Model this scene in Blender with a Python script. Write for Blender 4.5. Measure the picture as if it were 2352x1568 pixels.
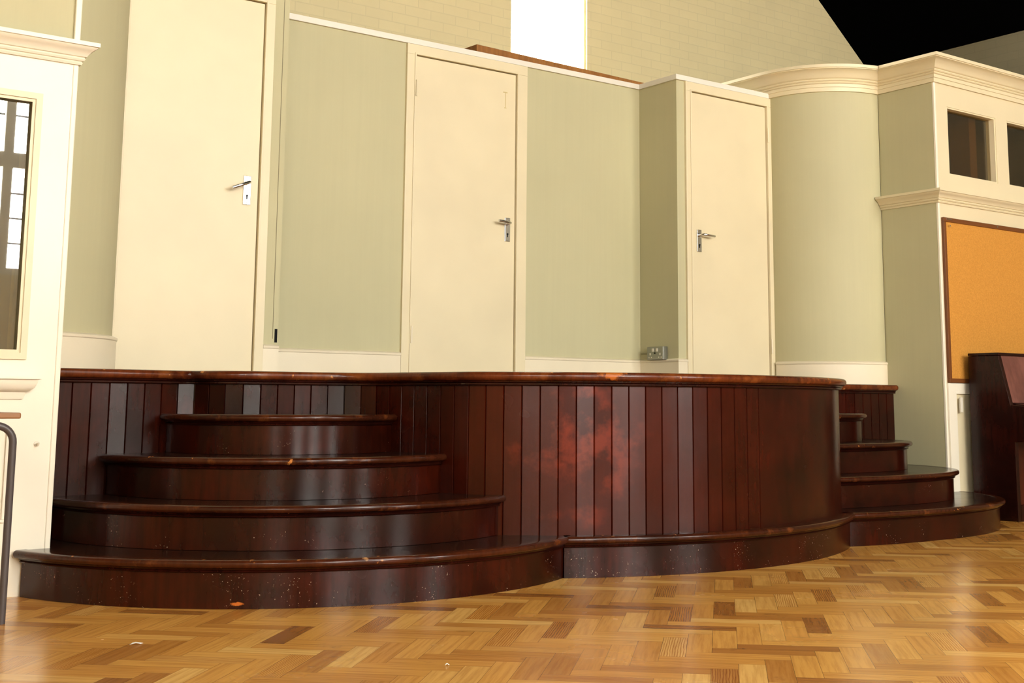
import bpy, bmesh, math, random
from mathutils import Vector, Matrix
random.seed(7)
for o in list(bpy.data.objects): bpy.data.objects.remove(o, do_unlink=True)
S = bpy.context.scene
COL = S.collection

# ------------------------------------------------------------------ camera
YAW, PITCH, ROLL, HC = .6494, .1428, .0058, .7225
fw = Vector((math.sin(YAW)*math.cos(PITCH), math.cos(YAW)*math.cos(PITCH), math.sin(PITCH)))
r0 = Vector((math.cos(YAW), -math.sin(YAW), 0)); u0 = r0.cross(fw)
rt = math.cos(ROLL)*r0 + math.sin(ROLL)*u0; up = -math.sin(ROLL)*r0 + math.cos(ROLL)*u0
cd = bpy.data.cameras.new('camera'); cam = bpy.data.objects.new('camera', cd); COL.objects.link(cam)
cam.matrix_world = Matrix(((rt.x, up.x, -fw.x, 0), (rt.y, up.y, -fw.y, 0), (rt.z, up.z, -fw.z, HC), (0, 0, 0, 1)))
cd.sensor_fit = 'HORIZONTAL'; cd.sensor_width = 36; cd.lens = 2912.12/2352*36
cd.shift_x = -(1259.38-1176)/2352; cd.shift_y = -(784-504.55)/2352
cd.clip_start = .05; cd.clip_end = 200
S.camera = cam

# ------------------------------------------------------------------ sky and exposure
W = bpy.data.worlds.new('sky'); S.world = W; W.use_nodes = True
bg = W.node_tree.nodes['Background']; bg.inputs[0].default_value = (1.0, .97, .90, 1); bg.inputs[1].default_value = 17.0
S.view_settings.view_transform = 'Standard'; S.view_settings.look = 'None'
S.view_settings.gamma = 1; S.view_settings.use_curve_mapping = False
S.view_settings.exposure = 1.55

# main window openings (rear wall behind the camera, added one at left, far wall)
YR = -5.0; XL, XR = -1.6, 10.12; YH = 8.0
REAR = [(.25, 1.55), (3.02, 4.424), (6.7, 8.0)]; RZ = (2.12, 5.4)
ADDED_LEFTW = (-3.4, -1.0)  # unseen left window, added to help the room's brightness
FARW = (5.685, 6.469, 3.12, 5.2)
ADDED_ROOFLIGHT = (-4.0, -2.2, 1.25)          # added roof light for brightness, unseen: y range, half width about the ridge
def portal(loc, rot, sx, sy):
    l = bpy.data.lights.new('window_daylight', 'AREA'); l.shape = 'RECTANGLE'; l.size = sx; l.size_y = sy
    l.cycles.is_portal = True
    o = bpy.data.objects.new('window_daylight', l); COL.objects.link(o); o.location = loc; o.rotation_euler = rot
for a, b in REAR: portal(((a+b)/2, YR-.12, sum(RZ)/2), (math.radians(90), 0, 0), b-a, RZ[1]-RZ[0])
portal((XL-.12, sum(ADDED_LEFTW)/2, sum(RZ)/2), (math.radians(90), 0, math.radians(-90)), ADDED_LEFTW[1]-ADDED_LEFTW[0], RZ[1]-RZ[0])  # portal of the added left window
portal(((FARW[0]+FARW[1])/2, YH+.12, (FARW[2]+FARW[3])/2), (math.radians(-90), 0, 0), FARW[1]-FARW[0], FARW[3]-FARW[2])

SLOPE = math.atan(.8175)
for sg in (1, -1):
    hw = ADDED_ROOFLIGHT[2]/2
    portal(((XL+XR)/2+sg*hw, (ADDED_ROOFLIGHT[0]+ADDED_ROOFLIGHT[1])/2, 4.07+.8175*((XR-XL)/2-hw)+.35), (0, sg*SLOPE, 0), ADDED_ROOFLIGHT[2]/math.cos(SLOPE), ADDED_ROOFLIGHT[1]-ADDED_ROOFLIGHT[0])  # portals of the added roof light, one per slope
# ------------------------------------------------------------------ materials
def mat(name, col, rough=.5, spec=.5, metal=0, coat=0):
    m = bpy.data.materials.new(name); m.use_nodes = True
    b = m.node_tree.nodes['Principled BSDF']
    b.inputs['Base Color'].default_value = (*col, 1); b.inputs['Roughness'].default_value = rough
    b.inputs['Specular IOR Level'].default_value = spec; b.inputs['Metallic'].default_value = metal
    b.inputs['Coat Weight'].default_value = coat; b.inputs['Coat Roughness'].default_value = .08
    return m
class N:
    def __init__(s, m): s.t = m.node_tree; s.b = s.t.nodes['Principled BSDF']
    def n(s, k, **kw):
        x = s.t.nodes.new(k)
        for a, v in kw.items(): setattr(x, a, v)
        return x
    def l(s, a, b): s.t.links.new(a, b)
    def coord(s, scale=(1, 1, 1), which='Object'):
        c = s.n('ShaderNodeTexCoord'); mp = s.n('ShaderNodeMapping'); mp.inputs['Scale'].default_value = scale
        s.l(c.outputs[which], mp.inputs[0]); return mp.outputs[0]
    def noise(s, vec, scale, detail=4, rough=.55):
        x = s.n('ShaderNodeTexNoise'); x.inputs['Scale'].default_value = scale; x.inputs['Detail'].default_value = detail
        x.inputs['Roughness'].default_value = rough; s.l(vec, x.inputs['Vector']); return x.outputs['Fac']
    def ramp(s, fac, stops):
        r = s.n('ShaderNodeValToRGB'); e = r.color_ramp.elements
        while len(e) < len(stops): e.new(.5)
        for k, (p, c) in enumerate(stops): e[k].position = p; e[k].color = (*c, 1) if len(c) == 3 else c
        s.l(fac, r.inputs[0]); return r.outputs[0]
    def mix(s, f, a, b, mode='MIX'):
        x = s.n('ShaderNodeMix', data_type='RGBA', blend_type=mode)
        for i, v in ((0, f), (6, a), (7, b)):
            if isinstance(v, (int, float)): x.inputs[i].default_value = v
            elif isinstance(v, tuple): x.inputs[i].default_value = (*v, 1)
            else: s.l(v, x.inputs[i])
        return x.outputs[2]
    def math(s, op, a, b=0., c=None):
        x = s.n('ShaderNodeMath', operation=op)
        for i, v in ((0, a), (1, b)) + (((2, c),) if c is not None else ()):
            if isinstance(v, (int, float)): x.inputs[i].default_value = v
            else: s.l(v, x.inputs[i])
        return x.outputs[0]
    def bump(s, h, dist=.002, st=.3):
        x = s.n('ShaderNodeBump'); x.inputs['Distance'].default_value = dist; x.inputs['Strength'].default_value = st
        s.l(h, x.inputs['Height']); s.l(x.outputs[0], s.b.inputs['Normal'])

def paint(name, col, rough=.45, var=.05, bumpst=.15):
    m = mat(name, col, rough); g = N(m); v = g.coord()
    a = g.noise(v, 1.7, 3)
    c0 = tuple(c*(1-var) for c in col); c1 = tuple(min(1, c*(1+var)) for c in col)
    g.l(g.ramp(a, [(.3, c0), (.7, c1)]), g.b.inputs['Base Color'])
    g.bump(g.noise(v, 90, 3), .001, bumpst)
    return m
CREAM = paint('cream_gloss_paint', (.75, .655, .44), .38)
WHITEP = paint('white_gloss_paint', (.86, .80, .66), .35)
SKIRT = paint('skirting_paint', (.80, .71, .53), .3)
RAILM = paint('rail_white_paint', (.80, .755, .66), .35)

def wallpaper(name, col):
    m = mat(name, col, .62, .3); g = N(m)
    v = g.coord((1, 1, 1)); vs = g.coord((38, 38, 1.1))
    a = g.noise(v, 1.2, 3); b = g.noise(vs, 1.0, 4, .6)
    c = g.ramp(a, [(.3, tuple(x*.95 for x in col)), (.7, tuple(x*1.04 for x in col))])
    c = g.mix(g.ramp(b, [(.35, (0, 0, 0)), (.75, (.16, .16, .16))]), c, tuple(x*.80 for x in col))
    g.l(c, g.b.inputs['Base Color']); g.bump(b, .0012, .35)
    return m
SAGE = wallpaper('sage_wallpaper', (.53, .495, .305))

# dark varnished timber
def darkwood(name, base=(.014, .0022, .0009), red=(.042, .0045, .0014), rough=.22, worn=0.0, patch=False, specks=0.0, aniso=0.0, spots=()):
    m = mat(name, base, rough, .30); g = N(m)
    v = g.coord(); vz = g.coord((14, 14, 1.2))
    a = g.noise(v, 3.2, 5, .6); grain = g.noise(vz, 3.0, 5, .6)
    c = g.ramp(a, [(.36, base), (.64, red)])
    c = g.mix(g.ramp(grain, [(.4, (0, 0, 0)), (.7, (.5, .5, .5))]), c, tuple(x*.45 for x in base))
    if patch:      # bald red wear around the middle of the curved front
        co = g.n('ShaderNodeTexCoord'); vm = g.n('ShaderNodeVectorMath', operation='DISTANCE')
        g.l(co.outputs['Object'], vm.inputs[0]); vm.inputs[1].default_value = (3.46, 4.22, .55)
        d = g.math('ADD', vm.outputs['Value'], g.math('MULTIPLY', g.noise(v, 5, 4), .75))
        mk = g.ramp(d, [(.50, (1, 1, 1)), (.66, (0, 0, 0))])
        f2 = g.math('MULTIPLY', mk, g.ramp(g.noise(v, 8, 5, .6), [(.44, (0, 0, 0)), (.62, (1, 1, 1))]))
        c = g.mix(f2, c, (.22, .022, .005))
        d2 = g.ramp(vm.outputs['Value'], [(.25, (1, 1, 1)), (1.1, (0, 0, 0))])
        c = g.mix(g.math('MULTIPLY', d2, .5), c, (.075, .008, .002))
    for k, (px, py, pz, rx, rz, rc) in enumerate(spots):     # chips and bald spots with a ragged outline
        co = g.n('ShaderNodeTexCoord'); mp = g.n('ShaderNodeMapping'); mp.inputs['Location'].default_value = (-px/rx, -py/rx, -pz/rz); mp.inputs['Scale'].default_value = (1/rx, 1/rx, 1/rz)
        g.l(co.outputs['Object'], mp.inputs[0]); ln = g.n('ShaderNodeVectorMath', operation='LENGTH'); g.l(mp.outputs[0], ln.inputs[0])
        d = g.math('ADD', ln.outputs['Value'], g.math('MULTIPLY', g.noise(v, 30, 4, .7), 1.1))
        c = g.mix(g.ramp(d, [(.80, (1, 1, 1)), (.98, (0, 0, 0))]), c, rc)
    if worn:
        w = g.ramp(g.noise(v, 9, 6, .65), [(.62-worn*.2, (0, 0, 0)), (.72-worn*.12, (1, 1, 1))])
        c = g.mix(g.math('MULTIPLY', w, min(1, .35+worn)), c, (.20, .055, .012))
        w2 = g.ramp(g.noise(v, 21, 3, .5), [(.70, (0, 0, 0)), (.73, (1, 1, 1))])
        c = g.mix(w2, c, (.45, .17, .04))
    if specks:
        msk = g.ramp(g.noise(v, 130, 3, .6), [(.67, (0, 0, 0)), (.70, (1, 1, 1))])
        sel = g.math('GREATER_THAN', g.noise(v, 6, 2), .60-specks*.1)
        c = g.mix(g.math('MULTIPLY', msk, sel), c, (.42, .30, .22))
    g.l(c, g.b.inputs['Base Color'])
    rr = g.ramp(g.noise(v, 4, 2), [(.3, (rough*.88,)*3), (.75, (rough*1.15,)*3)])
    g.l(rr, g.b.inputs['Roughness']); g.bump(g.noise(v, 55, 4, .6), .0015, .12)
    if aniso:
        g.b.inputs['Anisotropic'].default_value = aniso
        tn = g.n('ShaderNodeTangent', direction_type='RADIAL', axis='Z'); g.l(tn.outputs[0], g.b.inputs['Tangent']); g.b.inputs['Anisotropic Rotation'].default_value = .25
    return m
BOARDW = darkwood('varnished_matchboard', patch=True, rough=.25, aniso=.85)
RISERW = darkwood('varnished_riser', specks=-.3, rough=.25, aniso=.85, spots=[(5.63, 4.55, .25, .012, .05, (.55, .5, .45))])
RISERLOW = darkwood('chipped_bottom_riser', specks=.8, rough=.25, aniso=.85, spots=[(1.905, 4.30, .018, .055, .016, (.50, .13, .02)), (3.385, 4.19, .09, .035, .03, (.22, .05, .01)), (3.44, 4.16, .075, .02, .03, (.45, .09, .015)), (5.63, 4.55, .25, .012, .05, (.55, .5, .45))])
TREADW = darkwood('varnished_tread', base=(.014, .006, .004), red=(.026, .009, .005), rough=.2)
NOSEW = darkwood('worn_nosing', base=(.03, .007, .003), red=(.07, .016, .005), rough=.18, worn=.2, spots=[(2.75, 4.09, .165, .04, .02, (.62, .36, .12)), (2.17, 4.15, .165, .03, .02, (.6, .25, .06)), (1.94, 4.26, .165, .03, .02, (.5, .2, .05)), (2.30, 4.10, .165, .03, .02, (.4, .2, .08))])
LIPW = darkwood('worn_stage_lip', base=(.05, .010, .004), red=(.17, .036, .008), rough=.2, worn=.5, spots=[(3.52, 4.18, .84, .16, .05, (.42, .11, .015))])
MOULDW = darkwood('dark_moulding', base=(.014, .003, .002), red=(.035, .006, .003), rough=.16)
PIANOW = darkwood('piano_veneer', base=(.012, .003, .002), red=(.03, .005, .003), rough=.22)
PIANOSHEEN = darkwood('piano_panel_sheen_veneer', base=(.15, .055, .042), red=(.21, .08, .06), rough=.35)  # reflected light on the sloping panel is put into this paler colour
BLACK = mat('black_gap', (.003, .003, .003), .7, .2)
ROOF = mat('black_roof_lining', (.0015, .0015, .0015), .95, 0)
CHROME = mat('satin_chrome', (.80, .80, .80), .18, .5, 1)
GALV = mat('galvanised_metal', (.30, .30, .26), .35, .5, .8)
STEEL = mat('grey_painted_tube', (.075, .062, .062), .35)
OAKTOP = mat('table_top_ply', (.30, .14, .05), .4)
OFFW = mat('off_white_plastic', (.75, .70, .58), .35)
PAPER = mat('white_paper', (.85, .84, .80), .6)
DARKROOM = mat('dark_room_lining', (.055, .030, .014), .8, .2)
PLANKW = darkwood('brown_plank', base=(.30, .12, .028), red=(.38, .16, .04), rough=.55)

def brick(name, c1):
    m = mat(name, c1, .6, .3); g = N(m)
    c = g.n('ShaderNodeTexCoord'); sp = g.n('ShaderNodeSeparateXYZ'); g.l(c.outputs['Object'], sp.inputs[0])
    cb = g.n('ShaderNodeCombineXYZ'); g.l(g.math('ADD', sp.outputs[0], sp.outputs[1]), cb.inputs[0]); g.l(sp.outputs[2], cb.inputs[1])
    b = g.n('ShaderNodeTexBrick'); g.l(cb.outputs[0], b.inputs['Vector'])
    b.inputs['Scale'].default_value = 1; b.inputs['Brick Width'].default_value = .225; b.inputs['Row Height'].default_value = .075
    b.inputs['Mortar Size'].default_value = .005; b.inputs['Mortar Smooth'].default_value = .6
    b.inputs['Color1'].default_value = (*c1, 1); b.inputs['Color2'].default_value = (*[x*.97 for x in c1], 1); b.inputs['Mortar'].default_value = (*[x*.90 for x in c1], 1)
    n = g.noise(g.coord(), 2.5, 4)
    g.l(g.mix(g.ramp(n, [(.3, (0, 0, 0)), (.8, (.3, .3, .3))]), b.outputs['Color'], tuple(x*.75 for x in c1)), g.b.inputs['Base Color'])
    g.bump(g.math('SUBTRACT', 1, b.outputs['Fac']), .002, .25)
    return m
BRICK = brick('cream_painted_brick', (.82, .70, .40)); BRICKDIM = brick('dim_grey_brick', (.20, .175, .11))  # right hall wall is unlit; its dimness is put into the grey

def cork():
    m = mat('cork_face', (.60, .27, .045), .8, .2); g = N(m); v = g.coord()
    g.l(g.ramp(g.noise(v, 130, 4, .7), [(.3, (.50, .215, .035)), (.7, (.68, .32, .06))]), g.b.inputs['Base Color'])
    return m
CORK = cork()
CORKF = mat('cork_frame_wood', (.17, .055, .012), .4)

def parquet():
    m = mat('herringbone_parquet', (.4, .2, .08), .3, .5); g = N(m)
    uv = g.n('ShaderNodeUVMap', uv_map='block'); sp = g.n('ShaderNodeSeparateXYZ'); g.l(uv.outputs[0], sp.inputs[0])
    at = g.n('ShaderNodeAttribute', attribute_name='tone'); ts = g.n('ShaderNodeSeparateColor'); g.l(at.outputs['Color'], ts.inputs[0])
    base = g.ramp(ts.outputs[0], [(0, (.34, .13, .027)), (.08, (.50, .21, .040)), (.4, (.70, .33, .065)), (.8, (.80, .41, .09)), (1, (.88, .52, .15))])
    # grain: stretched noise + wavy rings, offset per block
    cb = g.n('ShaderNodeCombineXYZ')
    g.l(g.math('MULTIPLY_ADD', sp.outputs[0], 2.2, g.math('MULTIPLY', ts.outputs[1], 97)), cb.inputs[0])
    g.l(g.math('MULTIPLY_ADD', sp.outputs[1], 42, g.math('MULTIPLY', ts.outputs[2], 53)), cb.inputs[1])
    gr = g.noise(cb.outputs[0], 1.6, 5, .6)
    c = g.mix(g.ramp(gr, [(.36, (.45, .45, .45)), (.56, (0, 0, 0))]), base, g.mix(1., base, (.55, .42, .28), 'MULTIPLY'))
    cb2 = g.n('ShaderNodeCombineXYZ')
    g.l(g.math('MULTIPLY_ADD', sp.outputs[0], 5, g.math('MULTIPLY', ts.outputs[2], 31)), cb2.inputs[0])
    g.l(g.math('MULTIPLY_ADD', sp.outputs[1], 26, g.math('MULTIPLY', ts.outputs[1], 71)), cb2.inputs[1])
    wv = g.n('ShaderNodeTexWave', wave_type='BANDS', bands_direction='Y'); wv.inputs['Scale'].default_value = 1.6
    wv.inputs['Distortion'].default_value = 5; wv.inputs['Detail'].default_value = 2; wv.inputs['Detail Scale'].default_value = .8
    g.l(cb2.outputs[0], wv.inputs['Vector'])
    strong = g.math('GREATER_THAN', ts.outputs[1], .80)
    rings = g.math('MULTIPLY', g.ramp(wv.outputs['Fac'], [(.55, (0, 0, 0)), (.9, (.75, .75, .75))]), strong)
    c = g.mix(rings, c, g.mix(1., base, (.50, .30, .16), 'MULTIPLY'))
    # knots / dark smudges
    sm = g.ramp(g.noise(g.coord(), 5.5, 5, .65), [(.64, (0, 0, 0)), (.78, (.7, .7, .7))])
    c = g.mix(sm, c, (.16, .065, .02))
    # joint lines
    u = g.math('MINIMUM', sp.outputs[0], g.math('SUBTRACT', .3, sp.outputs[0]))
    vv = g.math('MINIMUM', sp.outputs[1], g.math('SUBTRACT', .075, sp.outputs[1]))
    e = g.math('MINIMUM', u, vv)
    c = g.mix(g.ramp(g.math('MULTIPLY', e, 500), [(.2, (.62, .62, .62)), (.6, (0, 0, 0))]), c, (.10, .045, .015))
    g.l(c, g.b.inputs['Base Color'])
    g.l(g.ramp(g.noise(g.coord(), 2.3, 4), [(.3, (.17,)*3), (.7, (.30,)*3)]), g.b.inputs['Roughness'])
    g.bump(g.math('ADD', gr, g.math('MULTIPLY', ts.outputs[0], .4)), .0006, .3)
    return m
PARQ = parquet()

def glass(name, refl=.12, tint=(.9, .93, .9)):
    m = bpy.data.materials.new(name); m.use_nodes = True; t = m.node_tree; t.nodes.clear()
    o = t.nodes.new('ShaderNodeOutputMaterial'); a = t.nodes.new('ShaderNodeBsdfTransparent'); a.inputs[0].default_value = (*tint, 1)
    b = t.nodes.new('ShaderNodeBsdfGlossy'); b.inputs['Roughness'].default_value = .01
    f = t.nodes.new('ShaderNodeLayerWeight'); f.inputs[0].default_value = .35
    r = t.nodes.new('ShaderNodeMath'); r.operation = 'MULTIPLY_ADD'; r.inputs[1].default_value = .35; r.inputs[2].default_value = refl
    t.links.new(f.outputs['Facing'], r.inputs[0])
    x = t.nodes.new('ShaderNodeMixShader'); t.links.new(r.outputs[0], x.inputs[0]); t.links.new(a.outputs[0], x.inputs[1]); t.links.new(b.outputs[0], x.inputs[2])
    t.links.new(x.outputs[0], o.inputs[0]); return m
GLASSL = glass('window_glass', .34, (.8, .8, .75)); GLASSD = glass('dusty_glass', .03, (.8, .75, .6)); GLASSR = glass('hall_window_glass', .02, (.98, .98, .98))

# ------------------------------------------------------------------ mesh helpers
class MB:
    def __init__(s): s.v = []; s.f = []; s.sm = []
    def add(s, vs, fs, smooth=False):
        k = len(s.v); s.v += [tuple(p) for p in vs]; s.f += [[i+k for i in f] for f in fs]; s.sm += [smooth]*len(fs); return s
    def box(s, x0, x1, y0, y1, z0, z1):
        return s.add([(x, y, z) for z in (z0, z1) for y in (y0, y1) for x in (x0, x1)],
                     [(0, 2, 3, 1), (4, 5, 7, 6), (0, 1, 5, 4), (2, 6, 7, 3), (0, 4, 6, 2), (1, 3, 7, 5)])
    def prism(s, poly, z0, z1):
        n = len(poly)
        return s.add([(x, y, z0) for x, y in poly]+[(x, y, z1) for x, y in poly],
                     [list(range(n))[::-1], list(range(n, 2*n))]+[[i, (i+1) % n, n+(i+1) % n, n+i] for i in range(n)])
    def sweep(s, path, prof, smooth=True, caps=True, closed=False):
        """closed profile [(offset to the right of travel, z)] carried along a plan path"""
        nr = norms(path, closed); n = len(prof); vs = []
        for (x, y), (a, b) in zip(path, nr): vs += [(x+a*o, y+b*o, z) for o, z in prof]
        fs = []; m = len(path)
        for i in range(m if closed else m-1):
            j = (i+1) % m
            for k in range(n): fs.append([i*n+k, i*n+(k+1) % n, j*n+(k+1) % n, j*n+k])
        if caps and not closed: fs += [list(range(n))[::-1], [(m-1)*n+k for k in range(n)]]
        return s.add(vs, fs, smooth)
    def tube(s, pts, r, seg=12, sq=False):
        """round or square tube along 3-D points"""
        pts = [Vector(p) for p in pts]; vs = []; fs = []
        seg = 4 if sq else seg
        upv = Vector((0, 0, 1)); prev = None
        for i, p in enumerate(pts):
            t = (pts[min(i+1, len(pts)-1)]-pts[max(i-1, 0)]).normalized()
            if prev is None: a = t.cross(upv if abs(t.z) < .9 else Vector((0, 1, 0))).normalized()
            else: a = (prev-t*prev.dot(t)).normalized()
            prev = a; b = t.cross(a)
            for k in range(seg):
                w = 2*math.pi*k/seg+(math.pi/4 if sq else 0); rr = r*(1.414 if sq else 1)
                vs.append(p+a*math.cos(w)*rr+b*math.sin(w)*rr)
        for i in range(len(pts)-1):
            for k in range(seg): fs.append([i*seg+k, i*seg+(k+1) % seg, (i+1)*seg+(k+1) % seg, (i+1)*seg+k])
        fs += [list(range(seg))[::-1], [(len(pts)-1)*seg+k for k in range(seg)]]
        return s.add(vs, fs, not sq)
    def profx(s, prof, x0, x1, smooth=False):   # profile [(y,z)] extruded in X
        n = len(prof)
        return s.add([(x0, y, z) for y, z in prof]+[(x1, y, z) for y, z in prof],
                     [list(range(n)), list(range(n, 2*n))[::-1]]+[[i, n+i, n+(i+1) % n, (i+1) % n] for i in range(n)], smooth)
    def build(s, name, m, parent=None, bevel=0, label=None, autos=True):
        me = bpy.data.meshes.new(name); me.from_pydata(s.v, [], s.f)
        me.polygons.foreach_set('use_smooth', s.sm); me.materials.append(m)
        bm = bmesh.new(); bm.from_mesh(me); bmesh.ops.recalc_face_normals(bm, faces=bm.faces)
        bmesh.ops.triangulate(bm, faces=[f for f in bm.faces if len(f.verts) > 8])
        if autos:
            for e in bm.edges:
                if len(e.link_faces) == 2 and e.calc_face_angle(0) > math.radians(38): e.smooth = False
        bm.to_mesh(me); bm.free()
        o = bpy.data.objects.new(name, me); COL.objects.link(o)
        if bevel:
            b = o.modifiers.new('bevel', 'BEVEL'); b.width = bevel; b.segments = 2; b.limit_method = 'ANGLE'; b.angle_limit = math.radians(40)
        if parent:
            o.parent = parent; o.matrix_parent_inverse = Matrix.Translation(-parent.location)
        if label: o['label'] = label
        return o
def norms(path, closed=False):
    out = []; m = len(path)
    for i in range(m):
        ds = []
        for a, b in ((i-1, i), (i, i+1)):
            if closed: a %= m; b %= m
            elif a < 0 or b >= m: continue
            dx, dy = path[b][0]-path[a][0], path[b][1]-path[a][1]; L = math.hypot(dx, dy)
            if L > 1e-9: ds.append((dy/L, -dx/L))
        ax = sum(d[0] for d in ds); ay = sum(d[1] for d in ds); L = math.hypot(ax, ay)
        ax, ay = ax/L, ay/L; c = ax*ds[0][0]+ay*ds[0][1]
        out.append((ax/max(c, .4), ay/max(c, .4)))
    return out
def thing(name, label, cat, loc, group=None):
    o = bpy.data.objects.new(name, None); COL.objects.link(o); o.location = loc; o.empty_display_size = .1
    o['label'] = label; o['category'] = cat
    if group: o['group'] = group
    bpy.context.view_layer.update(); return o
def tag(o, label, cat, group=None):
    o['label'] = label; o['category'] = cat
    if group: o['group'] = group
    return o
def struct(o, label=None):
    o['kind'] = 'structure'
    if label: o['label'] = label
    return o
def arc(cx, cy, r, a0, a1, n):
    return [(cx+r*math.cos(math.radians(a0+(a1-a0)*i/n)), cy+r*math.sin(math.radians(a0+(a1-a0)*i/n))) for i in range(n+1)]
def catmull(P, step=.02):
    out = []
    Q = [(2*P[0][0]-P[1][0], 2*P[0][1]-P[1][1])]+P+[(2*P[-1][0]-P[-2][0], 2*P[-1][1]-P[-2][1])]
    for i in range(1, len(Q)-2):
        p0, p1, p2, p3 = Q[i-1:i+3]; n = max(2, int(math.hypot(p2[0]-p1[0], p2[1]-p1[1])/step))
        for k in range(n):
            t = k/n
            out.append(tuple(.5*(2*p1[j]+(p2[j]-p0[j])*t+(2*p0[j]-5*p1[j]+4*p2[j]-p3[j])*t*t+(3*p1[j]-p0[j]-3*p2[j]+p3[j])*t**3) for j in (0, 1)))
    return out+[P[-1]]
def resample(path, step):
    L = [0]
    for a, b in zip(path, path[1:]): L.append(L[-1]+math.hypot(b[0]-a[0], b[1]-a[1]))
    n = max(1, round(L[-1]/step)); out = []; k = 0
    for i in range(n+1):
        s = L[-1]*i/n
        while k < len(L)-2 and L[k+1] < s: k += 1
        t = (s-L[k])/max(1e-9, L[k+1]-L[k]); out.append((path[k][0]+(path[k+1][0]-path[k][0])*t, path[k][1]+(path[k+1][1]-path[k][1])*t))
    return out

# ------------------------------------------------------------------ plan of the room (metres, z up, x along the partition)
YC, YD, YB = 5.04, 6.063, 6.435            # cupboard fronts, door bays, back wall
XCL, XCR = 1.474, 7.063                    # inner corners of the cupboards
XBL, XBR = 2.858, 5.670                    # returns of the two bays
ZR = 2.862                                 # underside of top rail
ST = .85                                   # stage height
ZS = 1.007                                 # top of the skirting on the stage
ZH = 2.796                                 # door head
CR = arc(7.094, 6.035, .533, 177, 267, 24)           # right curved wall (back to front)
CR = CR[:-1]+[(XCR, 5.503)]
CL = [(XCL, 5.503)]+arc(8.529-7.094, 6.035, .533, 273, 363, 24)[1:]
TH = .07

# ---- floor: every herringbone block is a face with its own tone
def build_floor():
    w = .075; n = 4; bm = bmesh.new(); uvl = bm.loops.layers.uv.new('block'); cl = bm.loops.layers.float_color.new('tone')
    c, s = math.cos(math.radians(-45)), math.sin(math.radians(-45)); cx, cy = 4.2, 1.5
    def quad(x0, y0, x1, y1, horiz):
        mx, my = (x0+x1)/2*w, (y0+y1)/2*w; gx, gy = cx+mx*c-my*s, cy+mx*s+my*c
        if not (XL-.25 < gx < XR+.25 and YR-.25 < gy < YH+.25): return
        if gy > 5.9: return
        P = [(x0, y0), (x1, y0), (x1, y1), (x0, y1)]
        vs = [bm.verts.new((cx+x*w*c-y*w*s, cy+x*w*s+y*w*c, 0)) for x, y in P]
        f = bm.faces.new(vs); col = (random.random(), random.random(), random.random(), 1)
        uv = [(0, 0), (.3, 0), (.3, .075), (0, .075)] if horiz else [(0, .075), (0, 0), (.3, 0), (.3, .075)]
        for l, t in zip(f.loops, uv): l[uvl].uv = t; l[cl] = col
    R = 110
    for j in range(-R, R):
        for i in range(-R, R):
            if (i-j) % 8 == 0: quad(i, j, i+4, j+1, True)
            if (i-j) % 8 == 7: quad(i, j, i+1, j+4, False)
    for co, no in (((XL, 0, 0), (-1, 0, 0)), ((XR, 0, 0), (1, 0, 0)), ((0, YR, 0), (0, -1, 0)), ((0, 5.8, 0), (0, 1, 0))):
        bmesh.ops.bisect_plane(bm, geom=bm.verts[:]+bm.edges[:]+bm.faces[:], plane_co=co, plane_no=no, clear_outer=True)
    me = bpy.data.meshes.new('floor'); bm.to_mesh(me); bm.free(); me.materials.append(PARQ)
    o = bpy.data.objects.new('floor', me); COL.objects.link(o); struct(o)
build_floor()
struct(MB().box(XL, XR, YR, YH, -.12, -.012).build('floor_slab', DARKROOM))

# ---- hall shell
def wall_y(name, y0, y1, x0, x1, z0, z1, holes, m):
    """wall slab in the XZ plane with rectangular openings (x0,x1,z0,z1) sorted by x"""
    b = MB(); x = x0
    for hx0, hx1, hz0, hz1 in holes:
        b.box(x, hx0, y0, y1, z0, z1)
        if hz0 > z0: b.box(hx0, hx1, y0, y1, z0, hz0)
        if hz1 < z1: b.box(hx0, hx1, y0, y1, hz1, z1)
        x = hx1
    b.box(x, x1, y0, y1, z0, z1)
    return struct(b.build(name, m))
SL = .8175; ZE = 4.07; XM = (XL+XR)/2; ZRG = ZE+SL*(XR-XM)
def gable(name, y0, y1, holes, m):
    w = wall_y(name, y0, y1, XL, XR, 0, ZE, [(a, b, c, min(d, ZE)) for a, b, c, d in holes], m)
    # the triangle over the eaves, cut into strips round the openings
    b = MB(); cuts = sorted({XL, XM, XR, *[h[0] for h in holes], *[h[1] for h in holes]})
    def top(x): return ZE+SL*(min(x-XL, XR-x))
    for a, c in zip(cuts, cuts[1:]):
        z0 = ZE
        for h in holes:
            if h[0] <= a and c <= h[1] and h[3] > ZE: z0 = h[3]
        za, zc = top(a), top(c)
        vs = [(x, y, z) for y in (y0, y1) for x, z in ((a, z0), (c, z0), (c, zc), (a, za))]
        b.add(vs, [(0, 1, 2, 3), (7, 6, 5, 4), (0, 4, 5, 1), (1, 5, 6, 2), (2, 6, 7, 3), (3, 7, 4, 0)])
    g = struct(b.build(name+'_gable', m)); return w
gable('wall_far', YH, YH+.25, [FARW], BRICK)
gable('wall_front', YR-.25, YR, [(a, b, RZ[0], RZ[1]) for a, b in REAR], paint('rear_wall_paint', (.50, .45, .31), .6))
struct(MB().box(XR, XR+.25, YR-.25, YH+.25, 0, ZE).build('wall_hall_right', BRICKDIM))
b = MB(); x0, x1 = XL-.25, XL
b.box(x0, x1, YR-.25, ADDED_LEFTW[0], 0, ZE); b.box(x0, x1, ADDED_LEFTW[1], YH+.25, 0, ZE); b.box(x0, x1, ADDED_LEFTW[0], ADDED_LEFTW[1], 0, RZ[0]); b.box(x0, x1, *ADDED_LEFTW, 3.9, ZE)
struct(b.build('wall_hall_left', BRICK))
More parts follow.
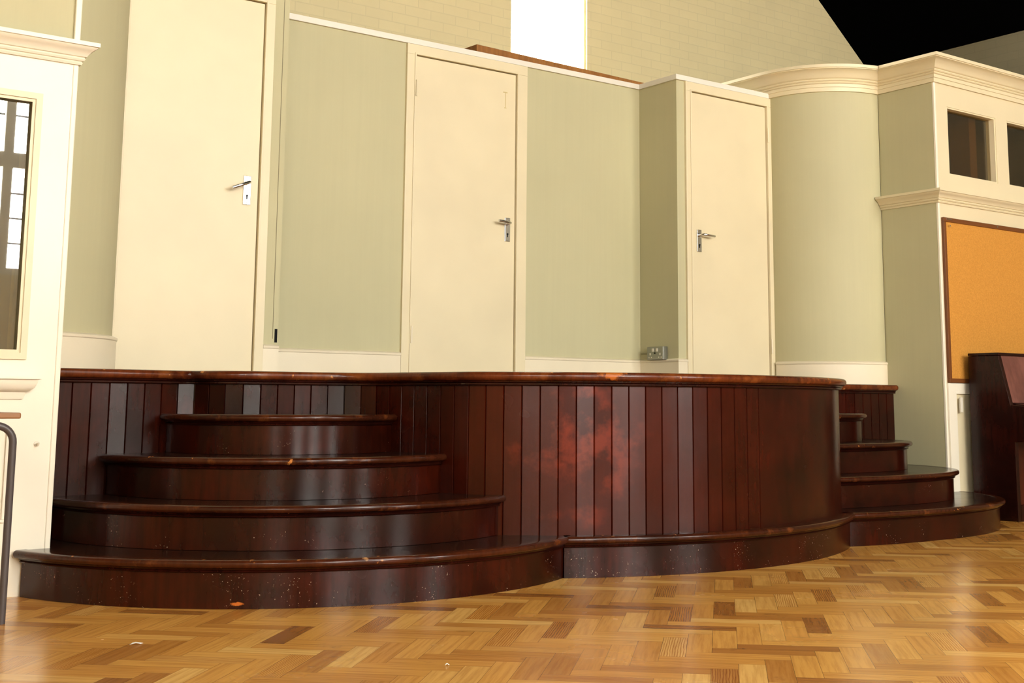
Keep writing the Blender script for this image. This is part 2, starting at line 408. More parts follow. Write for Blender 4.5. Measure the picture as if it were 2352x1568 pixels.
def slab(mb, sgn, xa, xb, ya, yb, t=.15, lift=0):
    za, zb = (ZE+SL*((XR-XM)-abs(x-XM))+lift for x in (xa, xb)); vs = []
    for y in (ya, yb): vs += [(xa, y, za), (xb, y, zb), (xb, y, zb+t), (xa, y, za+t)]
    return mb.add(vs, [(0, 1, 2, 3), (7, 6, 5, 4), (0, 4, 5, 1), (1, 5, 6, 2), (2, 6, 7, 3), (3, 7, 4, 0)])
def roof(sgn, name, wn):
    xe = XR if sgn > 0 else XL; xs = XM+sgn*ADDED_ROOFLIGHT[2]; mb = MB()
    slab(mb, sgn, xe, XM, YR-.25, ADDED_ROOFLIGHT[0]); slab(mb, sgn, xe, xs, ADDED_ROOFLIGHT[0], ADDED_ROOFLIGHT[1]); slab(mb, sgn, xe, XM, ADDED_ROOFLIGHT[1], YH+.25)
    struct(mb.build(name, ROOF))
    fr = MB()
    for k in range(6):
        y = ADDED_ROOFLIGHT[0]+(ADDED_ROOFLIGHT[1]-ADDED_ROOFLIGHT[0]-.06)*k/5; slab(fr, sgn, xs, XM, y, y+.06, .10, .02)
    slab(fr, sgn, xs, xs-sgn*.06, ADDED_ROOFLIGHT[0], ADDED_ROOFLIGHT[1], .10, .02); slab(fr, sgn, XM+sgn*.05, XM, ADDED_ROOFLIGHT[0], ADDED_ROOFLIGHT[1], .10, .02)
    f = struct(fr.build(wn, LEAD)); g = MB(); slab(g, sgn, xs-sgn*.05, XM+sgn*.05, ADDED_ROOFLIGHT[0]+.05, ADDED_ROOFLIGHT[1]-.05, .006, .06); g.build('pane', GLASSR, f)
# hall windows: stone mullions, leading, panes
STONE = paint('stone_mullion', (.50, .46, .36), .7); LEAD = mat('lead_bar', (.06, .06, .055), .5)
def hall_window(name, a, c, z0, z1, y, lights, horizontal_rows, along='y'):
    def tr(x, yy, z): return (x, yy, z) if along == 'y' else (yy, x, z)
    fr = MB(); w = (c-a-(lights-1)*.11-.12)/lights; zt = z0+(z1-z0)*.405
    def bx(mb, x0, x1, y0, y1, za, zb):
        if along == 'y': mb.box(x0, x1, y0, y1, za, zb)
        else: mb.box(y0, y1, x0, x1, za, zb)
    bx(fr, a, a+.06, y, y+.16, z0, z1); bx(fr, c-.06, c, y, y+.16, z0, z1)
    bx(fr, a, c, y, y+.16, z0, z0+.08); bx(fr, a, c, y, y+.16, z1-.08, z1); bx(fr, a+.06, c-.06, y+.01, y+.15, zt-.09, zt+.09)
    for k in range(1, lights):
        x = a+.06+k*w+(k-1)*.11; bx(fr, x, x+.11, y+.005, y+.155, z0+.08, z1-.08)
    f = struct(fr.build(name, STONE))
    ld = MB()
    for k in range(lights):
        x = a+.06+k*(w+.11)
        nc = max(2, round(w/.3))
        for q in range(1, nc): bx(ld, x+w*q/nc-.008, x+w*q/nc+.008, y+.07, y+.09, z0+.08, z1-.08)
        for zz0, zz1 in ((z0+.08, zt-.09), (zt+.09, z1-.08)):
            for q in range(1, horizontal_rows):
                z = zz0+(zz1-zz0)*q/horizontal_rows; bx(ld, x, x+w, y+.07, y+.09, z-.012, z+.012)
    ld.build('leading', LEAD, f)
    g = MB(); bx(g, a+.06, c-.06, y+.075, y+.083, z0+.08, z1-.08); g.build('pane', GLASSR, f)
roof(1, 'ceiling', 'window_9'); roof(-1, 'ceiling_left_slope', 'window_10')  # both slopes carry glazing of the added roof light
for k, (a, c) in enumerate(REAR): hall_window('window_%d' % (k+5), a, c, RZ[0], RZ[1], YR-.2, 2, 4)
hall_window('window_8', ADDED_LEFTW[0], ADDED_LEFTW[1], RZ[0], 3.9, XL-.2, 3, 3, 'x')  # added window, out of view, brightens the hall
f = MB()
for a in ((FARW[0], FARW[0]+.02), (FARW[1]-.02, FARW[1])): f.box(*a, YH+.02, YH+.2, FARW[2], FARW[3])
f.box(FARW[0], FARW[1], YH+.02, YH+.2, FARW[2], FARW[2]+.03); f.box(FARW[0], FARW[1], YH+.02, YH+.2, FARW[3]-.03, FARW[3])
f = struct(f.build('window_4', CREAM))
MB().box(FARW[0]+.02, FARW[1]-.02, YH+.12, YH+.126, FARW[2]+.03, FARW[3]-.03).build('pane', GLASSR, f)

# ------------------------------------------------------------------ partition: walls, doors, rails
def wall_path(name, path, z0, z1, m, th=TH):
    return struct(MB().sweep(path, [(0, z0), (0, z1), (-th, z1), (-th, z0)], smooth=len(path) > 8).build(name, m))
D2 = (3.866, 4.617); D3 = (5.790, 6.519); D1 = (1.985, 2.717)
FW = .022     # lining inside the opening
def opening(d): return (d[0]-.045, d[1]+.045, 0.0, ZH+.045)
wall_y('wall_back', YB, YB+TH, XBL+.001, XBR-.001, 0, ZR, [(D2[0]-.05, D2[1]+.05, 0, ZH+.045)], SAGE)
wall_y('wall_bay_right', YD, YD+TH, XBR, 6.575, 0, ZR, [(D3[0]-.04, D3[1]+.035, 0, ZH+.045)], SAGE)
wall_y('wall_bay_left', YD, YD+TH, 1.968, XBL, 0, ZR, [(D1[0]+.02, D1[1]+.05, 0, ZH+.045)], SAGE)
struct(MB().box(XBR, XBR+TH, YD+TH, YB+TH, 0, ZR).build('wall_return_right', SAGE))
struct(MB().box(XBL-TH, XBL, YD+TH, YB+TH, 0, ZR).build('wall_return_left', SAGE))
wall_path('wall_curved_right', CR, 0, ZR, SAGE)
wall_path('wall_curved_left', CL, 0, ZR, SAGE)
# fine joint and black slot at the edge of the left bay
mb = MB().box(2.826, 2.829, YD-.0015, YD-.0005, ZS+.03, ZR); o = struct(mb.build('trim_20', mat('joint_line', (.22, .19, .11), .8)))
struct(MB().box(2.838, 2.852, YD-.003, YD-.001, 1.018, 1.088).build('trim_21', BLACK))

def lever(parent, x, y, z, direction, tilt=0):
    """backplate with keyhole and lever, plate centred on x"""
    pl = MB().box(x-.021, x+.021, y-.006, y-.0005, z-.113, z+.037).build('door_handle', CHROME, parent, bevel=.003, label='chrome lever handle on a long backplate')
    MB().tube([(x, y-.009, z-.066), (x, y-.0062, z-.066)], .0055).box(x-.0025, x+.0025, y-.0085, y-.0062, z-.085, z-.066).build('keyhole', BLACK, pl)
    for zz in (z-.104, z+.029): MB().tube([(x, y-.0085, zz), (x, y-.006, zz)], .003, 8).build('screw', GALV, pl)
    s = direction; dz = math.tan(math.radians(tilt))
    pts = [(x, y-.006, z), (x, y-.03, z), (x+s*.004, y-.042, z), (x+s*.016, y-.05, z+dz*.012), (x+s*.055, y-.052, z+dz*.055), (x+s*.098, y-.050, z+dz*.098)]
    MB().tube([(x, y-.006, z), (x, y-.016, z)], .013).tube(pts, .0085).build('lever', CHROME, pl)
def door(name, label, d, y, frame_l, frame_r, hx, hdir, tilt, hinge_side, frame_top=ZR-.001, stain=False):
    t = struct(bpy.data.objects.new(name, None)); COL.objects.link(t); t.location = ((d[0]+d[1])/2, y, ST); t['label'] = label
    bpy.context.view_layer.update()
    MB().box(d[0]+.003, d[1]-.003, y-.006, y+.034, ST+.004, ZH-.003).build('door_leaf', CREAM, t, bevel=.002)
    # architrave: two jambs and a head, with a small inner bead
    mb = MB()
    mb.box(d[0]-frame_l, d[0]-.001, y-.018, y+.05, ST, ZH+.002); mb.box(d[1]+.001, d[1]+frame_r, y-.018, y+.05, ST, ZH+.002)
    mb.box(d[0]-frame_l, d[1]+frame_r, y-.018, y+.05, ZH+.002, frame_top)
    mb.box(d[0]-.012, d[0]-.001, y-.024, y-.018, ST, ZH+.013); mb.box(d[1]+.001, d[1]+.012, y-.024, y-.018, ST, ZH+.013)
    mb.box(d[0]-.001, d[1]+.001, y-.024, y-.018, ZH+.002, ZH+.013)
    mb.build('door_frame', CREAM, t, bevel=.002)
    lever(t, hx, y-.006, 1.828, hdir, tilt)
    hgx = d[0]-.001 if hinge_side == 'l' else d[1]+.001
    for z in (1.11, 2.59): MB().tube([(hgx, y-.028, z-.05), (hgx, y-.028, z+.05)], .005, 8).build('hinge', CREAM if z > 2 else SKIRT, t)
    if stain:
        MB().box(d[1]-.085, d[1]-.080, y-.0075, y-.0061, 2.57, 2.67).box(d[1]-.10, d[1]-.068, y-.0075, y-.0061, 2.665, 2.672).box(d[1]-.092, d[1]-.075, y-.0075, y-.0061, 2.565, 2.57).build('old_glue_mark', mat('glue_stain', (.62, .50, .24), .5), t, label='yellowed outline left by a removed bolt')
    return t
door('door_1', 'plain cream door at left, cut off by the top of the picture', D1, YD, -.022, .054, 2.652, -1, -22, 'l')
door('door_2', 'plain cream flush door in the middle of the sage back wall', D2, YB, .063, .082, 4.557, -1, 4, 'l', stain=True)
door('door_3', 'plain cream flush door at right, beside the curved wall', D3, YD, .05, .047, 5.858, 1, -3, 'r')

# white rail along the top of the alcove
def rail_profile(z, h=.034, p=.016): return [(.0005, z), (p, z), (p, z+h), (-.05, z+h), (-.05, z+.001), (.0005, z+.001)]
RB = [(XBL+.001, YB), (XBR, YB), (XBR, YD), (6.561, YD)]
struct(MB().sweep(RB, rail_profile(ZR), smooth=False).build('trim_1', RAILM), 'white painted rail along the top of the back wall and right bay')
struct(MB().sweep([(1.97, YD), (XBL, YD), (XBL, YB-.02)], rail_profile(ZR), smooth=False).build('trim_2', RAILM))
# skirtings on the stage
def skirt(z0=ST+.001, z1=ZS, p=.014): return [(.0005, z0), (p, z0), (p, z1-.022), (p+.004, z1-.018), (p+.005, z1-.008), (p*.5, z1), (.0005, z1)]
def sk(n, path, z1=ZS, p=.014): struct(MB().sweep(path, skirt(z1=z1, p=p), smooth=True).build('baseboard_'+n, SKIRT))
sk('back_left', [(XBL+.001, YB), (D2[0]-.0635, YB)]); sk('back_right', [(D2[1]+.083, YB), (XBR, YB), (XBR, YD), (D3[0]-.051, YD)], p=.012)
sk('bay_left', [(D1[1]+.055, YD), (XBL-.001, YD)])
sk('curve_right', CR[1:], p=.013); sk('curve_left', CL[:-1], p=.02)

# right cornice over the curved wall and the right cupboard
def cornice_prof(z, s=1.0):
    P = [(.0005, 0), (.014, 0), (.014, .028), (.020, .030), (.020, .052), (.028, .054), (.032, .060), (.028, .067), (.036, .069), (.041, .076), (.038, .083), (.046, .085), (.052, .092), (.062, .108), (.078, .125), (.096, .137), (.108, .141), (.108, .145), (.116, .147), (.116, .168), (-.04, .168), (-.04, .002), (.0005, .002)]
    return [(a*s, z+b*s) for a, b in P]
def front_right(): return [(6.561, 6.68), (6.561, 6.10)]+CR[2:]+[(XCR, YC), (XR-.005, YC)]
struct(MB().sweep(front_right(), cornice_prof(ZR), smooth=True).build('trim_3', CREAM), 'moulded cornice over the curved wall and the right cupboard')
LP = [(XL+.005, YC), (XCL, YC)]+CL[:-2]
struct(MB().sweep(LP, cornice_prof(ZR), smooth=True).build('trim_4', CREAM))
def ledge(z):
    P = [(.0005, 0), (.010, 0), (.014, .008), (.010, .014), (.018, .016), (.022, .023), (.018, .030), (.026, .032), (.030, .040), (.042, .055), (.056, .064), (.058, .068), (.064, .070), (.064, .086), (.0005, .086)]
    return [(a, z+b) for a, b in P]
struct(MB().sweep([(XCR, 5.50), (XCR, YC), (XR-.005, YC)], ledge(2.045), smooth=True).build('trim_5', CREAM), 'moulded ledge round the right cupboard between windows and pinboard')
struct(MB().sweep([(XL+.005, YC), (XCL, YC), (XCL, 5.50)], ledge(2.037), smooth=True).build('trim_6', WHITEP), 'moulded white ledge above the glazed panel at far left')

# right cupboard wall: side cheek, panelled front, two small dark panes
ZT = ZR
b = MB(); b.box(XCR, XCR+TH, YC+TH, 5.50, 0, ZT); struct(b.build('wall_right_side', SAGE))
WZ = (2.247, 2.713)
struct(MB().box(XCR-.0025, XCR, YC+.0145, 5.49, .0, ZR-.002).build('trim_7', SAGE))
wall_y('wall_right', YC, YC+TH, XCR, XR, 0, ZT, [(7.200, 7.760, *WZ), (7.896, 8.456, *WZ), (8.592, 9.152, *WZ)], CREAM)
struct(MB().box(XCR-.004, XCR+.016, YC-.004, YC+.014, 0, 2.045).box(XCR-.004, XCR+.016, YC-.004, YC+.014, 2.131, ZR).build('trim_8', WHITEP, bevel=.004), 'rounded white bead on the corner of the right cupboard')
for k, x in enumerate((7.200, 7.896, 8.592)):
    f = MB()
    f.box(x, x+.012, YC+.005, YC+TH, *WZ); f.box(x+.548, x+.56, YC+.005, YC+TH, *WZ); f.box(x+.012, x+.548, YC+.005, YC+TH, WZ[0], WZ[0]+.01); f.box(x+.012, x+.548, YC+.005, YC+TH, WZ[1]-.01, WZ[1])
    f = struct(f.build('window_%d' % (k+2), CREAM))
    MB().box(x+.012, x+.548, YC+.045, YC+.049, WZ[0]+.01, WZ[1]-.01).build('pane', GLASSD, f)
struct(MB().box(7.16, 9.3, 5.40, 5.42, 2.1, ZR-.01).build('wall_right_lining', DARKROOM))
MBc = MB().box(7.62, 7.70, 5.16, 5.32, 2.15, ZR-.06); struct(MBc.build('trim_9', mat('brown_post', (.16, .065, .015), .6)))
# lower panelling of the right cupboard
p = MB(); p.box(XCR+.016, XCR+.10, YC-.016, YC-.0005, 0, .86); p.box(XCR+.10, XR-.01, YC-.016, YC-.0005, .79, .86); p.box(XCR+.10, XR-.01, YC-.016, YC-.0005, 0, .16)
struct(p.build('trim_10', WHITEP, bevel=.003), 'white panelling below the pinboard')
# roofs over the hidden rooms
lid = MB().box(XBL-TH, XBR+TH, YB+TH+.002, YH-.001, ZR-.06, ZR); struct(lid.build('ceiling_store', DARKROOM))
struct(MB().box(6.9, XR-.001, 5.80, YH-.001, ZR-.06, ZR).box(7.2, XR-.001, YC+TH+.002, 5.80, ZR-.06, ZR).build('ceiling_store_right', DARKROOM))
struct(MB().box(XL+.001, XBL-TH-.001, 6.15, YH-.001, ZR-.06, ZR).box(XL+.001, 1.38, YC+TH+.002, 6.15, ZR-.06, ZR).build('ceiling_store_left', DARKROOM))

# left cupboard wall with tall glazed panel
GZ = (.895, 1.875); GX = (.20, 1.322)
wall_y('wall_left', YC, YC+TH, XL, XCL, 0, 2.04, [(GX[0], GX[1], *GZ)], WHITEP)
struct(MB().box(XL, XCL, YC+.012, YC+TH, 2.04, ZR).build('wall_left_upper', SAGE))
struct(MB().box(XCL-TH, XCL, YC+TH, 5.50, 0, ZR).build('wall_left_side', SAGE))
struct(MB().box(XCL-.018, XCL+.003, YC-.004, YC+.014, 0, 2.037).box(XCL-.022, XCL+.003, YC-.004, YC+.014, 2.123, ZR).build('trim_11', WHITEP, bevel=.004), 'rounded white bead on the corner of the left cupboard')
f = MB()
x0, x1, z0, z1 = GX[0], GX[1], *GZ
for o1, o2, yy in ((0, .024, .012), (-.012, .006, .005)):
    f.box(x0-o2, x1+o2, YC-yy, YC-.0005, z1+o1, z1+o2); f.box(x0-o2, x1+o2, YC-yy, YC-.0005, z0-o2, z0-o1)
    f.box(x0-o2, x0-o1, YC-yy, YC-.0005, z0-o1, z1+o1); f.box(x1+o1, x1+o2, YC-yy, YC-.0005, z0-o1, z1+o1)
f = struct(f.build('window_1', CREAM), 'tall glazed panel in the white cupboard at far left')
MB().box(x0, x1, YC+.02, YC+.024, z0, z1).build('pane', GLASSL, f)
struct(MB().box(XL+.01, XCL-TH-.02, 5.47, 5.49, .3, 2.7).build('wall_left_lining', paint('store_lining', (.42, .40, .31), .6)))
# sill moulding and lower panel
SP = [(.0005, .72), (.008, .722), (.012, .735), (.014, .748), (.024, .752), (.040, .765), (.048, .785), (.048, .795), (.060, .797), (.060, .806), (.0005, .806)]
struct(MB().sweep([(XL+.005, YC), (1.335, YC), (1.335, YC+.001)], SP, smooth=True).build('trim_12', WHITEP), 'moulded white sill under the glazed panel at far left')
p = MB()
for a, c, z0_, z1_ in ((.10, 1.305, .61, .622), (.10, 1.305, .27, .282), (1.293, 1.305, .282, .61), (.10, .112, .282, .61)): p.box(a, c, YC-.010, YC-.0005, z0_, z1_)
struct(p.build('trim_13', WHITEP, bevel=.002))
h = MB().tube([(1.405, YC-.002, .556), (1.405, YC-.022, .552), (1.405, YC-.026, .560)], .004, 8).tube([(1.405, YC-.0005, .556), (1.405, YC-.004, .556)], .010).build('cupboard_catch', OFFW)
tag(h, 'small white hook catch on the white cupboard beside the table', 'hook')

# ------------------------------------------------------------------ stage
# plan of the boarded front, left cupboard -> bulge -> right cupboard
LF = [(XCL+.002, 5.385), (1.80, 5.395), (2.04, 5.42), (2.16, 5.43), (2.24, 5.31), (2.36, 5.26), (2.60, 5.235), (2.80, 5.195), (2.895, 5.09), (2.955, 4.88), (3.01, 4.69), (3.085, 4.52)]
BC = (4.225, 5.83); BR = 1.765
def mirror(p): return (8.45-p[0], p[1])
a0 = math.degrees(math.atan2(4.408-BC[1], 3.175-BC[0])); a1 = -180-a0
def bulge(r, n=60): return arc(BC[0], BC[1], r, a0, a1, n)
RF = [(8.537-x, y+.06) for x, y in LF][::-1]
pl = catmull(LF+bulge(BR, 10)[1:6], .02); pl = [p for p in pl if p[0] < BC[0]-.9]
arcpts = [p for p in bulge(BR, 120) if p[0] > pl[-1][0]+.005]
arcR = [p for p in arcpts if p[0] < 5.22]
pr = catmull(arcR[-24::6]+[arcR[-1]]+RF[1:], .02)
pr = [p for p in pr if p[0] > arcR[-1][0]+.002]
FRONT = pl+arcR+pr
def fy(x):
    for a, b in zip(FRONT, FRONT[1:]):
        if a[0] <= x <= b[0]: return a[1]+(b[1]-a[1])*(x-a[0])/max(1e-9, b[0]-a[0])
    return None
stage = thing('stage_platform', 'dark varnished curved wooden stage with matchboarded front and worn lip', 'stage', (4.26, 5.5, 0))
BZ0, BZ1 = .166, .800
def boards(path, name):
    P = resample(path, .0775); mb = MB(); seq = []
    nr = norms(P)
    for i in range(len(P)-1):
        (xa, ya), (xb, yb) = P[i], P[i+1]; L = math.hypot(xb-xa, yb-ya); tx, ty = (xb-xa)/L, (yb-ya)/L; nx, ny = ty, -tx
        g = .0035
        for t, o in ((0, -.007), (g, 0), (L-g, 0), (L, -.007)): seq.append((xa+tx*t+nx*o, ya+ty*t+ny*o))
    vs = []
    for x, y in seq: vs += [(x, y, BZ0), (x, y, BZ1)]
    mb.add(vs, [[2*i, 2*i+2, 2*i+3, 2*i+1] for i in range(len(seq)-1)])
    return mb.build(name, BOARDW, stage, autos=False)
XS = 4.38                                   # beyond here the bulge is a plain bent panel
xe = max(p[0] for p in arcR)
boards([p for p in FRONT if p[0] <= XS], 'matchboard_front')
smooth_part = [p for p in FRONT if XS-.04 <= p[0] <= 5.41]
MB().sweep(smooth_part, [(-.001, BZ0), (-.001, BZ1), (-.012, BZ1), (-.012, BZ0)], smooth=True).build('bent_panel', BOARDW, stage, label='plain bent panel without grooves')
boards([p for p in FRONT if p[0] >= 5.40], 'matchboard_side')
MB().tube([(5.372, fy(5.372)-.006, BZ0), (5.372, fy(5.372)-.006, BZ1)], .017).build('corner_bead', NOSEW, stage)
# deck following the walls behind
deck = FRONT+[(XCR-.002, 5.50)]+[(x-.003, y-.003) for x, y in CR[::-1][1:-1]]+[(6.55, YD-.002), (XBR-.002, YD-.002), (XBR-.002, YB-.002), (XBL+.002, YB-.002), (XBL+.002, YD-.002), (1.985, YD-.002)]+[(x+.003, y-.003) for x, y in CL[::-1][2:-1]]+[(XCL+.002, 5.50)]
DECKW = darkwood('stage_deck', base=(.06, .018, .007), red=(.10, .03, .01), rough=.35)
MB().prism(deck, ST-.03, ST-.002).build('deck', DECKW, stage)
# rounded lip and the moulding under it
def bull(z1, t, o, back=-.06):
    r = t/2; P = [(back, z1-t), (o-r, z1-t)]
    for k in range(1, 8):
        w = -math.pi/2+math.pi*k/8; P.append((o-r+r*math.cos(w), z1-r+r*math.sin(w)))
    return P+[(o-r, z1), (back, z1)]
MB().sweep(FRONT, bull(ST, .038, .040), smooth=True).build('lip', LIPW, stage, label='worn rounded lip')
MB().sweep(FRONT, [(-.003, .800), (.012, .800), (.014, .794), (.017, .800), (.018, .806), (.014, .809), (.022, .811), (.024, .808+.004), (-.003, .812)][:1]+[(.010, .792), (.015, .796), (.015, .801), (.011, .804), (.019, .806), (.021, .8118), (-.003, .8118)], smooth=False).build('lip_moulding', MOULDW, stage)

# ------------------------------------------------------------------ steps
def outline_circle(cx, cy, r): return arc(cx, cy, r, 180-25, 360+25, 180)
def outline_super(cx, cy, a, b, e=2.5):
    out = []
    for i in range(241):
        w = math.radians(170+200*i/240); c, s = math.cos(w), math.sin(w)
        out.append((cx+a*math.copysign(abs(c)**(2/e), c), cy+b*math.copysign(abs(s)**(2/e), s)))
    return out
def blocked(p):
    x, y = p
    if x <= XCL+.002 or x >= XCR-.002: return y > YC-.018
    f = fy(x); return f is not None and y > f-.001
def clip(out):
    lo = min(range(len(out)), key=lambda i: out[i][1]); a = lo
    while a > 0 and not blocked(out[a-1]): a -= 1
    b = lo
    while b < len(out)-1 and not blocked(out[b+1]): b += 1
    seg = out[a:b+1]
    def bis(inp, outp):
        for _ in range(18):
            m = ((inp[0]+outp[0])/2, (inp[1]+outp[1])/2)
            if blocked(m): outp = m
            else: inp = m
        return inp
    if a > 0: seg = [bis(seg[0], out[a-1])]+seg
    if b < len(out)-1: seg = seg+[bis(seg[-1], out[b+1])]
    return seg
def backline(seg):
    """room-side boundary from the last point back to the first"""
    s, e = seg[0], seg[-1]; xs = [p for p in FRONT if s[0] < p[0] < e[0]]; out = [(x, y-.0005) for x, y in xs][::-1]
    if e[0] > XCR: out = [(XCR-.004, YC-.018)]+out
    if s[0] < XCL: out = out+[(XCL+.004, YC-.018)]
    return out
def offset(path, o): return [(x+a*o, y+b*o) for (x, y), (a, b) in zip(path, norms(path))]
TZ = [.170, .335, .500, .665]
def flight(name, label, outs, lead):
    t = thing(name, label, 'steps', (lead[0], lead[1], 0), 'curved flights of steps up to the stage')
    for k, o in enumerate(outs):
        z1 = TZ[k]; z0 = 0 if k == 0 else TZ[k-1]
        seg = clip(o)
        MB().sweep(seg, [(0, z0+.0005), (0, z1-.03), (-.012, z1-.03), (-.012, z0+.0005)], smooth=True).build('riser', RISERLOW if k == 0 else RISERW, t); rs = COL.objects[-1]
        MB().sweep(seg, [(.0005, z1-.046), (.006, z1-.046), (.011, z1-.042), (.006, z1-.037), (.012, z1-.035), (.015, z1-.029), (.0005, z1-.029)], smooth=False).build('cove_moulding', MOULDW, rs)
        nos = clip(offset(o, .018))
        MB().prism(nos+backline(nos), z1-.028, z1-.0008).build('tread', TREADW, t); td = COL.objects[-1]
        MB().sweep(nos, bull(z1, .029, .016, -.035), smooth=True).build('nosing', NOSEW, td)
    return t
LC = (2.64, 5.40); LRs = [1.322, 1.06, .79, .52]
fl = flight('curved_steps', 'large flight of dark curved steps at left, facing the camera', [outline_circle(x, 5.40, r) for x, r in ((2.64, 1.322), (2.63, 1.06), (2.59, .80), (2.575, .525))], (2.4, 4.3))
RC = (5.88, 5.45)
fr = flight('curved_steps', 'flight of dark curved steps at right, half hidden behind the rounded stage front', [outline_super(*RC, a, b) for a, b in ((1.33, 1.16), (1.075, .93), (.83, .68), (.56, .45))], (5.9, 4.5))
# low plinth step of the bulge between the two flights
def inside_flights(p):
    for c, r in ((LC, 1.322),):
        if math.hypot(p[0]-c[0], p[1]-c[1]) < r: return True
    return (abs((p[0]-RC[0])/1.32)**2.5+abs((p[1]-RC[1])/1.16)**2.5) < 1
pp = [p for p in arc(BC[0], BC[1], BR+.035, a0-6, a1+6, 200) if not inside_flights(p)]
MB().sweep(pp, [(0, .0005), (0, .14), (-.012, .14), (-.012, .0005)], smooth=True).build('plinth_riser', RISERLOW, stage)
MB().sweep(pp, [(.0005, .124), (.006, .124), (.011, .128), (.006, .133), (.012, .135), (.015, .141), (.0005, .141)], smooth=False).build('plinth_moulding', MOULDW, stage)
MB().sweep(pp, bull(.170, .029, .030, -.045), smooth=True).build('plinth_nosing', NOSEW, stage)
# paint runs / scars
SC = mat('scratch_white', (.6, .55, .5), .6)
def on_arc(cx, cy, r, ang, z): return (cx+r*math.cos(math.radians(ang)), cy+r*math.sin(math.radians(ang)), z)

# ------------------------------------------------------------------ furniture and fittings
# cork board
cb = thing('pinboard', 'large orange cork pinboard in a thin brown frame on the right cupboard', 'pinboard', (8.1, YC-.01, .86))
bx0, bx1, bz0, bz1 = 7.088, 9.10, .862, 1.948
MB().box(bx0+.02, bx1-.02, YC-.012, YC-.001, bz0+.02, bz1-.02).build('cork_sheet', CORK, cb)
MB().box(bx0, bx1, YC-.022, YC-.001, bz1-.028, bz1).box(bx0, bx1, YC-.022, YC-.001, bz0, bz0+.028).box(bx0, bx0+.026, YC-.022, YC-.001, bz0+.028, bz1-.028).box(bx1-.026, bx1, YC-.022, YC-.001, bz0+.028, bz1-.028).build('frame', CORKF, cb, bevel=.002)
MB().tube([(bx0+.03, YC-.023, bz1-.010), (bx0+.085, YC-.024, bz1-.012)], .004, 6).build('clip', CHROME, cb, label='small metal clip')
for x, z in ((bx0+.06, bz1-.055), (bx0+.60, bz1-.015)):
    tp = MB().tube([(x, YC-.029, z), (x, YC-.0225, z)], .006, 8).build('drawing_pin', CHROME, cb)

# upright piano
PX0, PX1 = 7.232, 8.66; PYB = 4.975
pn = thing('upright_piano', 'dark mahogany upright piano against the pinboard wall, cut off by the right edge', 'piano', (7.95, 4.7, 0))
side = [(PYB, .0), (4.66, 0), (4.66, .49), (4.40, .50), (4.38, .53), (4.38, .66), (4.40, .70), (4.681, .722), (4.755, 1.035), (PYB, 1.035)]
for x in (PX0, PX1-.035): MB().profx(side, x, x+.035).build('end_panel', PIANOW, pn, bevel=.003)
MB().box(PX0-.006, PX1+.006, 4.745, PYB, 1.036, 1.054).build('lid', PIANOW, pn, bevel=.004)
MB().profx([(4.686, .735), (4.757, 1.034), (4.777, 1.034), (4.706, .735)], PX0+.036, PX1-.036).build('upper_panel', PIANOSHEEN, pn, label='sloping front panel, its reflected light painted in as a lighter red')
MB().profx([(4.41, .66), (4.41, .705), (4.70, .733), (4.70, .66)], PX0+.036, PX1-.036).build('keyboard_lid', PIANOW, pn, bevel=.003)
MB().box(PX0+.036, PX1-.036, 4.40, 4.90, .52, .655).build('key_bed', PIANOW, pn)
MB().box(PX0+.036, PX1-.036, 4.69, 4.71, .10, .518).build('lower_panel', darkwood('piano_lower_veneer', base=(.05, .010, .004), red=(.09, .016, .006), rough=.3), pn)
MB().box(PX0+.036, PX1-.036, 4.66, 4.70, .0, .098).build('plinth', PIANOW, pn)
MB().box(PX0+.036, PX1-.036, 4.94, 4.97, .0, 1.03).build('back_board', PIANOW, pn)
for x in (7.80, 7.95, 8.10): MB().tube([(x, 4.66, .06), (x, 4.60, .05), (x, 4.56, .05)], .012).build('pedal', mat('brass', (.6, .42, .15), .3, .5, 1), pn)

# metal-clad socket on the return wall, cable to the corner
so = thing('power_socket', 'metal-clad double power socket on the dark return wall above the skirting', 'socket', (XBR, 6.245, 1.045))
sx = XBR-.0005; y0_, y1_ = 6.165, 6.325
MB().box(sx-.038, sx, y0_, y1_, 1.002, 1.088).build('metal_box', GALV, so, bevel=.003)
MB().box(sx-.042, sx-.0385, y0_+.004, y1_-.004, 1.005, 1.085).build('face_plate', GALV, so, bevel=.001)
for y in (6.222, 6.262): MB().box(sx-.047, sx-.0425, y-.008, y+.008, 1.055, 1.076).build('rocker_switch', OFFW, so, label='small cream rocker switch')
for y in (6.195, 6.29):
    MB().box(sx-.043, sx-.0422, y-.006, y+.006, 1.032, 1.046).box(sx-.043, sx-.0422, y-.016, y-.008, 1.014, 1.022).box(sx-.043, sx-.0422, y+.008, y+.016, 1.014, 1.022).build('pin_holes', OFFW, so)
MB().tube([(sx-.045, 6.245, 1.045), (sx-.0422, 6.245, 1.045)], .006, 10).build('screw', BLACK, so)
MB().tube([(XBR-.006, 6.326, 1.046), (XBR-.006, 6.42, 1.046)], .005, 8).build('cable', mat('painted_cable', (.30, .27, .15), .5), so)
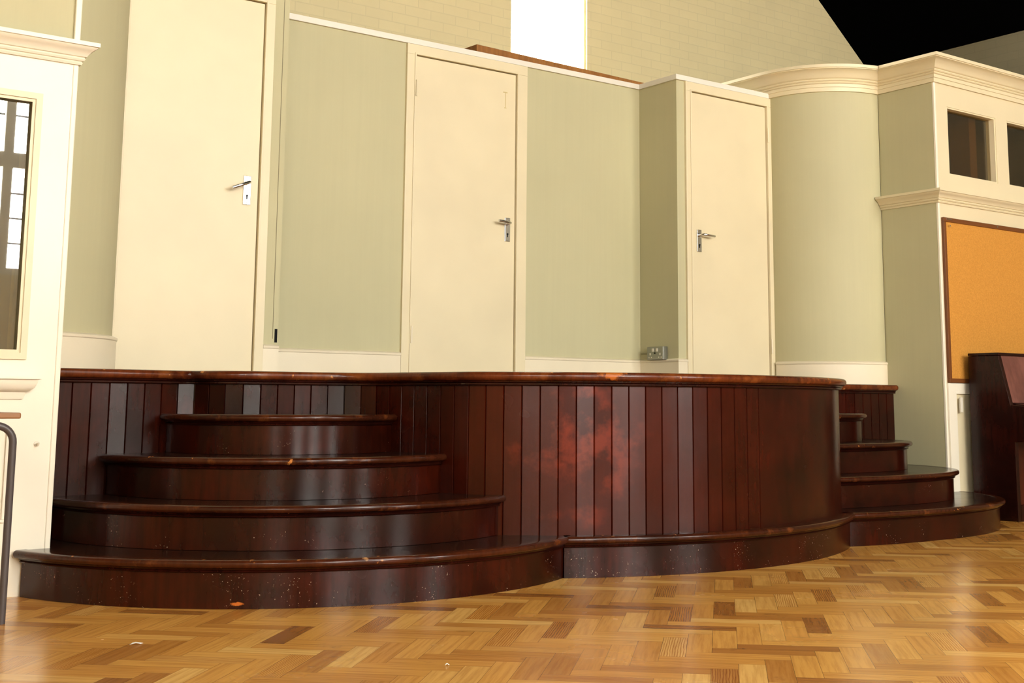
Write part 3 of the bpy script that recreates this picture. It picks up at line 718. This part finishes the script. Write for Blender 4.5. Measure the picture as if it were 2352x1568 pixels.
tag(MB().box(7.180, 7.205, YC-.032, YC-.0165, .672, .768).build('switch_box', OFFW, bevel=.003), 'narrow cream box on the white panelling beside the piano', 'switch')

# school table at left edge
tb = thing('school_table', 'school table with wooden top and grey tubular steel legs at left edge', 'table', (.6, 4.7, 0))
TY0, TY1 = 4.44, 4.96; TX0, TX1 = .02, 1.184
MB().box(TX0, TX1, TY0, TY1, .658, .678).build('table_top', OAKTOP, tb, bevel=.005)
def bend(x, y, sgn):
    P = [(x, y, 0.0), (x, y, .58)]
    for k in range(1, 9):
        w = math.pi/2*k/8; P.append((x-sgn*.055*(1-math.cos(w)), y, .58+.055*math.sin(w)))
    return P
for y in (TY0+.022, TY1-.022):
    for x, s in ((1.168, 1), (.036, -1)):
        MB().tube(bend(x, y, s)+[(x-s*.10, y, .635)], .0125, sq=False).build('leg', STEEL, tb)
    MB().tube([(.13, y, .635), (1.07, y, .635)], .0123).build('rail', STEEL, tb)
for x in (.12, 1.08): MB().tube([(x, TY0+.034, .635), (x, TY1-.034, .635)], .0115).build('cross_rail', STEEL, tb)

# timber lying on top of the alcove
ax, ay, bx_, by_ = 4.357, 6.50, 6.25, 6.602
L = math.hypot(bx_-ax, by_-ay); tx, ty = (bx_-ax)/L, (by_-ay)/L; nx, ny = -ty, tx
poly = [(ax, ay), (bx_, by_), (bx_+nx*.14, by_+ny*.14), (ax+nx*.14, ay+ny*.14)]
tag(MB().prism(poly, ZR+.0005, ZR+.108).build('timber_plank', PLANKW, bevel=.003), 'brown timber plank lying on top of the alcove below the bright window', 'plank')

# scraps on the floor
def scrap(x, y, s, name, label):
    mb = MB(); n = 7; vs = [(x+s*math.cos(k*6.283/n)*(1+.5*math.cos(3*k)), y+s*.5*math.sin(k*6.283/n), .0012+.004*(k % 2)) for k in range(n)]
    mb.add(vs+[(x, y, .007)], [[k, (k+1) % n, n] for k in range(n)]); return tag(mb.build(name, PAPER), label, 'scrap')
scrap(1.40, 3.87, .016, 'paper_scrap', 'small white paper scrap on the floor before the left steps')
scrap(1.988, 3.07, .006, 'paper_scrap', 'tiny white crumb on the open parquet floor, nearer the camera')
